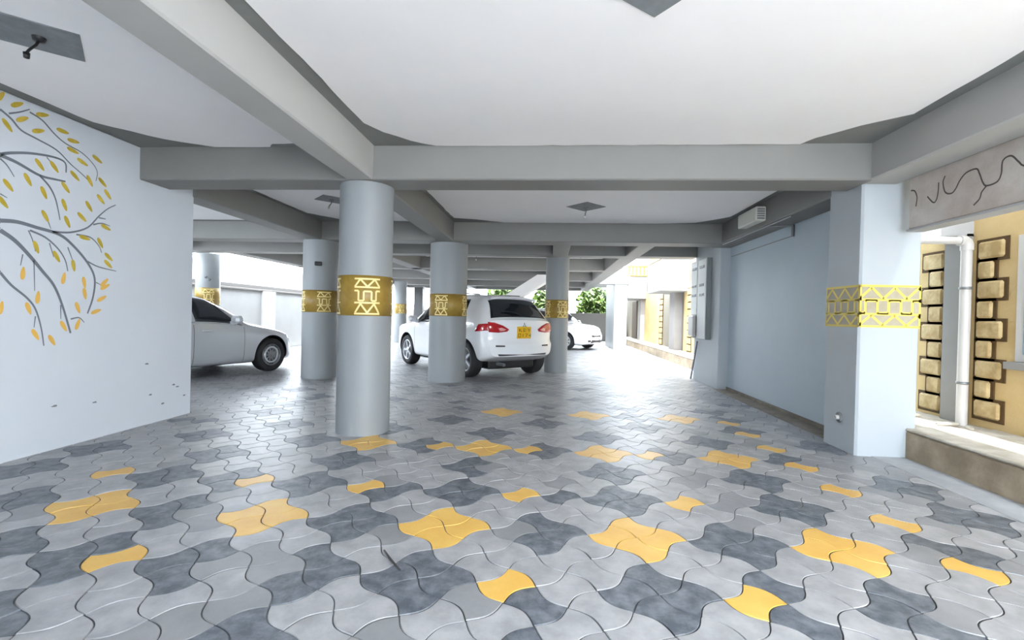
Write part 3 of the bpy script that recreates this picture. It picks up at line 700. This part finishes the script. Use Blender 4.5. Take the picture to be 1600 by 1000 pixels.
def build_car(S, loc, ang, label):
    c = Car(S); L = S['L']
    root = empty('car', loc, ang); tag(root, label, 'car')
    paint = S['paint']
    xs = sorted(set([0,.02,.05,.09,.14,.2,.27,.35]+[.35+i*(L-.7)/72 for i in range(73)]+[L-q for q in (.35,.27,.2,.14,.09,.05,.02,0)]))
    vs = [i/5 for i in range(41)]
    ring = []
    for x in xs:
        rt = [c.P(x, v, 1) for v in vs]; lf = [c.P(x, v, -1) for v in vs][1:-1][::-1]
        ring.append(rt+lf)
    mb = MB(); mb.quadgrid(ring, 0, True, True)
    n = len(vs)
    for end, x in ((-1,0),(1,L)):
        rows = []
        for v in vs[1:-1]:
            y, z = c.sec(x, v); rows.append([c.warp(x, -y+2*y*k/10, z) for k in range(11)])
        z0 = c.sec(x,0)[1]; z1 = c.sec(x,8)[1]
        rows = [[c.warp(x,0,z0)]*11]+rows+[[c.warp(x,0,z1)]*11]
        mb.quadgrid(rows if end > 0 else [r[::-1] for r in rows], 0, True)
    body = mb.build('body', [paint, M['trimblack']], root)
    # weld, cut the wheel arches
    import bmesh
    bm = bmesh.new(); bm.from_mesh(body.data); bmesh.ops.remove_doubles(bm, verts=bm.verts, dist=.0008); bmesh.ops.dissolve_degenerate(bm, dist=.0005, edges=bm.edges)
    bmesh.ops.recalc_face_normals(bm, faces=bm.faces); bm.to_mesh(body.data); bm.free()
    r = S['wr']; cut = MB()
    T0 = Matrix.Rotation(pi/2, 4, 'X')
    for xa in S['axles']:
        for sd in (-1,1):
            T = Matrix.Translation((xa-L/2, sd*(S['hw']-.12), r*1.0)) @ T0
            cut.lathe([(r*1.19,-.17),(r*1.19,.30)] if False else [(r*1.19,-.20),(r*1.19,.20)], 40, T=T, m=1, caps=True)
    cu = cut.build('cutter', [paint, M['trimblack']])
    cb = bmesh.new(); cb.from_mesh(cu.data); bmesh.ops.remove_doubles(cb, verts=cb.verts, dist=1e-5); bmesh.ops.recalc_face_normals(cb, faces=cb.faces); cb.to_mesh(cu.data); cb.free()
    md = body.modifiers.new('arches', 'BOOLEAN'); md.operation = 'DIFFERENCE'; md.solver = 'EXACT'; md.object = cu
    try: md.material_mode = 'INDEX'
    except Exception: pass
    cu.parent = root; bpy.context.view_layer.update()
    ev = body.evaluated_get(bpy.context.evaluated_depsgraph_get()); nm = bpy.data.meshes.new_from_object(ev)
    body.modifiers.clear()
    if len(nm.polygons) > 500: body.data = nm; nm.name = 'body'
    for p in body.data.polygons: p.use_smooth = True
    body.data.set_sharp_from_angle(angle=radians(38))
    me = cu.data; bpy.data.objects.remove(cu); bpy.data.meshes.remove(me)
    # wheels
    for xa in S['axles']:
        for sd in (-1,1):
            T = Matrix.Translation((xa-L/2, sd*(S['hw']-.125), r)) @ Matrix.Rotation(-sd*pi/2, 4, 'X')   # local +z points outwards
            w = S['ww']/2; ri = S['rim']
            m = MB(); m.lathe([(ri*.96,-w),(r*.93,-w),(r*.985,-w*.8),(r,-w*.45),(r,w*.45),(r*.985,w*.8),(r*.93,w),(ri*1.04,w*1.0),(ri*.98,w*.86),(ri*.96,-w)], 40)
            ty = m.build('wheel', M['rubber'], root, T)
            m = MB(); m.lathe([(ri,w*.86),(ri*.97,w*.98),(ri*.9,w*.9),(ri*.88,w*.3)], 40); m.lathe([(0,w*.86),(ri*.2,w*.84),(ri*.24,w*.7)], 24)
            for k in range(S['spokes']):
                a = 2*pi*k/S['spokes']; R = Matrix.Rotation(a, 4, 'Z')
                m.prism([(ri*.15,-ri*.10),(ri*.93,-ri*S.get('sw',.075)),(ri*.93,ri*S.get('sw',.075)),(ri*.15,ri*.10)], w*.55, w*.80, 'z', T=R)
            m.build('rim', S['rimmat'], ty)
            if S.get('ring'):
                m = MB(); m.lathe([(ri*.78,w*.80),(ri*.76,w*.9),(ri*.62,w*.9),(ri*.60,w*.78)], 32); m.build('wheel_trim', M['alloy'], ty)
            m = MB(); m.lathe([(0,w*.3),(ri*.86,w*.3)], 24); m.build('brake_disc', M['greymetal'], ty)
    # underside
    m = MB(); m.bbox(-L/2+.35, L/2-.35, -S['hw']*.62, S['hw']*.62, .17, .5, r=.03); m.build('underbody', M['trimblack'], root)
    # glass
    g = S['glass']
    for sd in (-1,1):
        for (xa, xb, vb0, vt0, ra, rb) in g['side']:
            c.patch(lambda a,b_,xa=xa,xb=xb,ra=ra,rb=rb: xa+(xb-xa)*a+((1-a)*ra+a*rb)*b_, lambda a,b_,p=vb0,q=vt0: p+(q-p)*b_, sd, 'side_window', M['glass'], root)
    def top_patch(x0, x1, name, yk=.93, m=None, inset=0):
        m = m or M['glass']
        mb = MB(); rows = []
        xsn = [0,.0001]+[i/14 for i in range(1,14)]+[.9999,1]; ys = [0,.0001]+[i/16 for i in range(1,16)]+[.9999,1]
        for i, a in enumerate(xsn):
            x = x0+(x1-x0)*a; row = []
            for j, q in enumerate(ys):
                w = (q*2-1)*yk; sd = 1 if w >= 0 else -1; v = 8-abs(w)*2
                rim = i in (0,len(xsn)-1) or j in (0,len(ys)-1)
                row.append(c.P(x, v, sd)+c.N(x, v, sd)*(-.004 if rim else .005))
            rows.append(row)
        mb.quadgrid(rows, 0, True); return mb.build(name, m, root)
    if g.get('wind'): top_patch(g['wind'][0], g['wind'][1], 'windscreen', g['wind'][2])
    if g.get('rear'): top_patch(g['rear'][0], g['rear'][1], 'rear_window', g['rear'][2])
    # door seams, handles, mirrors
    for sd in (-1,1):
        for x in S['seams']:
            m = MB(); rows = [[c.P(x+dx, 1.6+3.3*k/12, sd)+c.N(x+dx, 1.6+3.3*k/12, sd)*(.0012 if abs(dx) < .004 else -.002) for dx in (-.005,-.003,.003,.005)] for k in range(13)]
            m.quadgrid(rows, 0, True); m.build('door_seam', M['trimblack'], root)
        for x in S['handles']:
            p = c.P(x, 4.35, sd); m = MB(); m.bbox(-.10,.10,-.016,.016,-.014,.014,r=.01,T=Matrix.Translation(p+Vector((0,sd*.012,0)))); m.build('door_handle', S.get('handlemat', paint), root)
        x, zz = S['mirror']; p = c.P(x, 5.15, sd)
        m = MB(); m.bbox(-.07,.09,-.10,.10,-.07,.07,r=.045,T=Matrix.Translation(p+Vector((0,sd*.13,.06)))); m.bbox(-.03,.04,-.07,.05,-.03,.03,r=.01,T=Matrix.Translation(p+Vector((0,sd*.03,.0))))
        mo = m.build('wing_mirror', paint, root)
    return c, root
SUV = dict(L=4.30, hw=.885, wr=.345, ww=.225, rim=.235, spokes=5, sw=.10, rimmat=M['alloy'], paint=M['carwhite'], axles=(.72,3.39),
  top=[(0,1.12),(.04,1.14),(.10,1.18),(.28,1.37),(.42,1.51),(.54,1.58),(.9,1.61),(1.6,1.63),(2.2,1.59),(2.5,1.53),(2.85,1.33),(3.2,1.09),(3.35,1.04),(3.9,.97),(4.12,.88),(4.24,.74),(4.30,.60)],
  belt=[(0,1.06),(.3,1.06),(1.2,1.03),(2.5,.98),(3.2,.97),(3.9,.88),(4.15,.76),(4.3,.55)],
  yr=[(0,.70),(.12,.66),(.45,.56),(.9,.57),(2.2,.57),(2.6,.60),(3.2,.70),(3.5,.72),(4.0,.68),(4.3,.45)],
  crown=[(0,.03),(.12,.035),(.5,.05),(2.4,.055),(3.2,.045),(4.0,.05),(4.3,.04)],
  W=[(0,.74),(.08,.80),(.25,.865),(.7,.885),(3.5,.885),(3.9,.865),(4.12,.79),(4.25,.68),(4.3,.56)],
  bot=[(0,.44),(.3,.33),(.7,.25),(3.6,.24),(4.1,.25),(4.3,.32)],
  bow_r=.13, bow_f=.20, bump_r=[(.3,.02),(.42,.055),(.66,.06),(.74,.01),(.95,.02),(1.1,.0)], bump_f=[(.2,.0),(.45,.03),(.7,.0)],
  glass=dict(side=[(.80,1.06,5.2,5.80,.10,-.02),(1.12,1.82,5.10,5.88,.0,0),(1.90,3.0,5.10,5.88,.0,-.42)], wind=(2.52,3.16,.90), rear=(.09,.43,.96)),
  seams=(1.09,1.86,2.95), handles=(1.25,2.15), mirror=(2.85,0))
def detail_suv(c, root):
    L = SUV['L']
    # tail lamps wrap from the tailgate onto the wing
    for sd in (-1,1):
        pl = [(sd*.34,.94),(sd*.38,.90),(sd*.56,.88),(sd*.735,.89),(sd*.742,.99),(sd*.735,1.075),(sd*.62,1.065),(sd*.46,1.01)]
        tl = c.cappatch(pl if sd > 0 else pl[::-1], -1, 'tail_lamp', M['red'], root, .016)
        c.cappatch([(sd*.40,.94),(sd*.45,.915),(sd*.54,.905),(sd*.56,.96),(sd*.50,.975)][::sd], -1, 'reversing_lens', M['redlight'], tl, .02)
        c.patch(lambda a,b_: .002+(.30-.10*b_)*a, lambda a,b_: 4.1+.72*b_, sd, 'tail_lamp', M['red'], root, d=.012)
        c.cappatch([(sd*.44,.62),(sd*.62,.62),(sd*.62,.65),(sd*.44,.645)][::sd], -1, 'reflector', M['trimblack'], root, .008)
    # plate, badge, bumper details
    pk = c.cappatch([(-.165,.77),(.165,.77),(.165,.995),(-.165,.995)], -1, 'number_plate', M['plate'], root, .014)
    def mp(u, v, t): p = c.cap(u, v, -1, .014+t); return p
    g3 = [[(0,0),(0,1),(0,.5),(1,1),(0,.5),(1,0)], [(0,0),(0,1),(1,.75),(0,.5),(1,.25),(0,0)], [(0,1),(.5,.5),(1,1),(.5,.5),(.5,0)]]
    g4 = [[(0,0),(1,0),(1,1),(0,1),(0,0)], [(.5,0),(.5,1)], [(0,1),(1,1),(.3,0)], [(0,.5),(1,.5),(1,0),(1,1)]]
    for k, gl in enumerate(g3):
        m = MB(); m.ribbon([(.125-k*.1-.06*u, .90+.06*v) for u, v in gl], .012, mp); m.build('plate_character', M['plate_ink'], pk)
    for k, gl in enumerate(g4):
        m = MB(); m.ribbon([(.14-k*.08-.05*u, .80+.06*v) for u, v in gl], .012, mp); m.build('plate_character', M['plate_ink'], pk)
    m = MB()
    for cy, cz, ang in ((0,1.048,90),(-.024,1.008,210),(.024,1.008,330)):
        a = radians(ang); u = Vector((cos(a),sin(a))); w = Vector((-u.y,u.x))
        q = [Vector((cy,cz))-u*.024, Vector((cy,cz))+w*.013, Vector((cy,cz))+u*.024, Vector((cy,cz))-w*.013]
        m.poly([c.cap(p.x,p.y,-1,.012) for p in q]); m.poly([c.cap(p.x,p.y,-1,.005) for p in q])
        m.quadgrid([[c.cap(p.x,p.y,-1,.005) for p in q],[c.cap(p.x,p.y,-1,.012) for p in q]], 0, False, True)
    m.build('badge', M['chrome'], root)
    c.cappatch([(-.55,.45),(.55,.45),(.58,.485),(-.58,.485)], -1, 'bumper_insert', M['trimblack'], root, .006)
    # bumper to tailgate seam and tailgate edge
    m = MB(); rows = []
    for k in range(25):
        y = -.70+1.4*k/24; rows.append([c.cap(y,.715,-1,.002), c.cap(y,.723,-1,.002)])
    m.quadgrid(rows, 0, False); m.build('tailgate_seam', M['stain'], root)
    # roof spoiler with stop lamp and wiper
    m = MB(); rows = []
    for i in range(17):
        w = (-1+2*i/16)*.95; sd = 1 if w >= 0 else -1; v = 8-abs(w)*2
        p = c.P(.50,v,sd); q = c.P(.40,v,sd); rows.append([p+Vector((.04,0,.004)), p+Vector((-.03,0,.02)), p+Vector((-.17,0,.0)), p+Vector((-.17,0,-.025)), p+Vector((-.03,0,-.03))])
    m.quadgrid(rows, 0, True); m.build('roof_spoiler', M['carwhite'], root)
    m = MB(); p = c.P(.14,8,1); m.tube([p+Vector((-.02,0,0)), p+Vector((.0,.1,.045)), p+Vector((.04,.38,.07))], .009, 6); m.build('rear_wiper', M['trimblack'], root)
    for k, gy in enumerate((-.52,.52)):
        m = MB(); m.tube([c.P(.8,6.35,1 if gy > 0 else -1)+Vector((0,0,.03)), c.P(1.5,6.35,1 if gy > 0 else -1)+Vector((0,0,.045)), c.P(2.3,6.35,1 if gy > 0 else -1)+Vector((0,0,.03))], .014, 8); m.build('roof_rail', M['greymetal'], root)
    m = MB(); m.tube([(-L/2+.12,.35,.27),(-L/2+.5,.35,.27)], .03, 12); m.build('exhaust', M['greymetal'], root)
    for sd in (-1,1):
        pl = [(sd*.30,.80),(sd*.52,.66),(sd*.54,.78),(sd*.45,.84)]
        c.patch(lambda a,b_: 3.92+.28*a, lambda a,b_: 4.55+.5*b_, sd, 'headlamp', M['clear'], root, d=.008)
d = Vector((-.653,.757)).normalized(); ang = math.atan2(d.y, d.x)
ra = Vector((-.96,9.508)); ctr = ra + d*(4.30/2-.72)
c, r_ = build_car(SUV, (ctr.x, ctr.y, 0), ang, 'white SUV with yellow number plate parked between the round columns, rear to camera'); detail_suv(c, r_)

SED = dict(ring=1, L=4.87, hw=.925, wr=.325, ww=.225, rim=.215, spokes=10, sw=.05, rimmat=M['greymetal'], paint=M['carsilver'], axles=(1.10,4.02),
  top=[(0,.90),(.05,.98),(.3,1.03),(.8,1.06),(1.15,1.14),(1.6,1.35),(2.0,1.43),(2.5,1.455),(2.8,1.425),(3.1,1.29),(3.35,1.13),(3.55,1.0),(3.75,.955),(4.1,.89),(4.4,.815),(4.62,.73),(4.78,.60),(4.87,.44)],
  belt=[(0,.84),(.4,.93),(1.5,.96),(2.6,.945),(3.3,.90),(3.8,.835),(4.2,.765),(4.5,.68),(4.75,.54),(4.87,.38)],
  yr=[(0,.66),(.7,.66),(1.2,.62),(1.9,.56),(2.6,.57),(3.0,.62),(3.5,.74),(4.2,.74),(4.6,.66),(4.87,.42)],
  crown=[(0,.03),(1,.04),(2.0,.06),(2.8,.06),(3.5,.05),(4.3,.05),(4.87,.04)],
  W=[(0,.74),(.1,.83),(.4,.91),(1.0,.925),(4.0,.925),(4.4,.89),(4.62,.81),(4.78,.69),(4.87,.56)],
  bot=[(0,.32),(.4,.24),(.8,.20),(4.3,.20),(4.7,.20),(4.87,.25)],
  bow_r=.14, bow_f=.24, bump_r=[(.3,.03),(.5,.05),(.7,.0)], bump_f=[(.2,.05),(.34,.05),(.5,.0)],
  glass=dict(side=[(1.55,2.42,5.10,5.90,.06,0),(2.50,3.36,5.10,5.90,.0,-.42)], wind=(2.86,3.50,.90), rear=(1.2,1.85,.9)),
  seams=(1.5,2.46,3.40), handles=(1.75,2.69), mirror=(3.16,0))
dd = Vector((.287,.958)).normalized(); nn = Vector((dd.y,-dd.x))
p4 = Vector((-5.4,8.86)) - nn*(.925); ctr = p4 - dd*(4.02-4.87/2)
c, r_ = build_car(SED, (ctr.x, ctr.y, 0), math.atan2(dd.y, dd.x), 'silver sedan emerging from behind the mural wall')
for sd in (-1,1):
    c.patch(lambda a,b_: 4.42+.30*a-.06*b_*a, lambda a,b_: 4.55+.55*b_, sd, 'headlamp', M['clear'], r_, d=.006)
    c.patch(lambda a,b_: 1.52+1.84*a, lambda a,b_: 5.02+.05*b_, sd, 'window_trim', M['chrome'], r_, d=.008)
c.cappatch([(-.36,.27),(.36,.27),(.42,.38),(-.42,.38)], 1, 'grille', M['trimblack'], r_, .01)

HAT = dict(SUV); HAT.update(L=4.05, hw=.85, wr=.31, ww=.2, rim=.20, spokes=7, axles=(.70,3.25),
  top=[(x*.942, z*.935) for x, z in SUV['top']], belt=[(x*.942, z*.93) for x, z in SUV['belt']], yr=[(x*.942, y*.96) for x, y in SUV['yr']],
  crown=[(x*.942, z) for x, z in SUV['crown']], W=[(x*.942, w*.96) for x, w in SUV['W']], bot=[(x*.942, z*.8) for x, z in SUV['bot']],
  glass=dict(side=[(.6,.95,5.12,5.86,.12,-.02),(1.0,1.70,5.1,5.88,0,0),(1.78,2.82,5.10,5.88,0,-.40)], wind=(2.36,2.98,.9), rear=(.12,.43,.9)), seams=(1.0,1.74,2.78), handles=(1.2,2.0), mirror=(2.68,0))
a = radians(-35); f = Vector((cos(a), sin(a))); nose = Vector((1.72,17.6)); ctr = nose - f*(4.05/2)
c, r_ = build_car(HAT, (ctr.x, ctr.y, 0), a, 'small white hatchback parked far back beyond the slim column, nose to the alley')
for sd in (-1,1):
    c.patch(lambda a,b_: 3.60+.30*a, lambda a,b_: 4.55+.62*b_, sd, 'headlamp', M['clear'], r_, d=.008)
    c.cappatch([(sd*.34,.30),(sd*.50,.30),(sd*.50,.37),(sd*.36,.37)][::sd], 1, 'fog_lamp', M['trimblack'], r_, .01)
c.cappatch([(-.30,.48),(.30,.48),(.34,.55),(-.34,.55)], 1, 'grille', M['trimblack'], r_, .012)
c.cappatch([(-.36,.26),(.36,.26),(.30,.38),(-.30,.38)], 1, 'lower_intake', M['trimblack'], r_, .012)

# ------------------------------------------------------------------ light, world, camera
w = bpy.data.worlds.new('World'); SC.world = w; w.use_nodes = True
bg = w.node_tree.nodes['Background']; bg.inputs['Color'].default_value = (.83,.915,1.0,1); bg.inputs['Strength'].default_value = 2.1
sun = bpy.data.lights.new('sun', 'SUN'); sun.energy = 2.2; sun.angle = radians(1.2); sun.color = (1,.985,.95)
so = bpy.data.objects.new('sun', sun); COL.objects.link(so)
so.rotation_euler = Vector((.0,-.28,.95)).to_track_quat('Z','Y').to_euler()
cam = bpy.data.cameras.new('camera'); co = bpy.data.objects.new('camera', cam); COL.objects.link(co); SC.camera = co
YAW, PIT, ROL, FPX = .07983, .0093, .02338, 738.66
cam.sensor_width = 36; cam.lens = FPX/1600*36; cam.clip_start = .02; cam.clip_end = 300
fw = Vector((-sin(YAW)*cos(PIT), cos(YAW)*cos(PIT), -sin(PIT))); rt = Vector((cos(YAW), sin(YAW), 0)); dn = fw.cross(rt)
r2 = rt*cos(ROL) - dn*sin(ROL); d2 = dn*cos(ROL) + rt*sin(ROL)
Mx = Matrix((( r2.x, -d2.x, -fw.x, 0), (r2.y, -d2.y, -fw.y, 0), (r2.z, -d2.z, -fw.z, 0), (0,0,0,1)))
Mx.translation = Vector((0,0,1.2)); co.matrix_world = Mx
vs = SC.view_settings; vs.view_transform = 'Standard'; vs.look = 'None'; vs.exposure = 3.22
SC.cycles.max_bounces = 16; SC.cycles.diffuse_bounces = 10; vs.gamma = 1; vs.use_curve_mapping = False
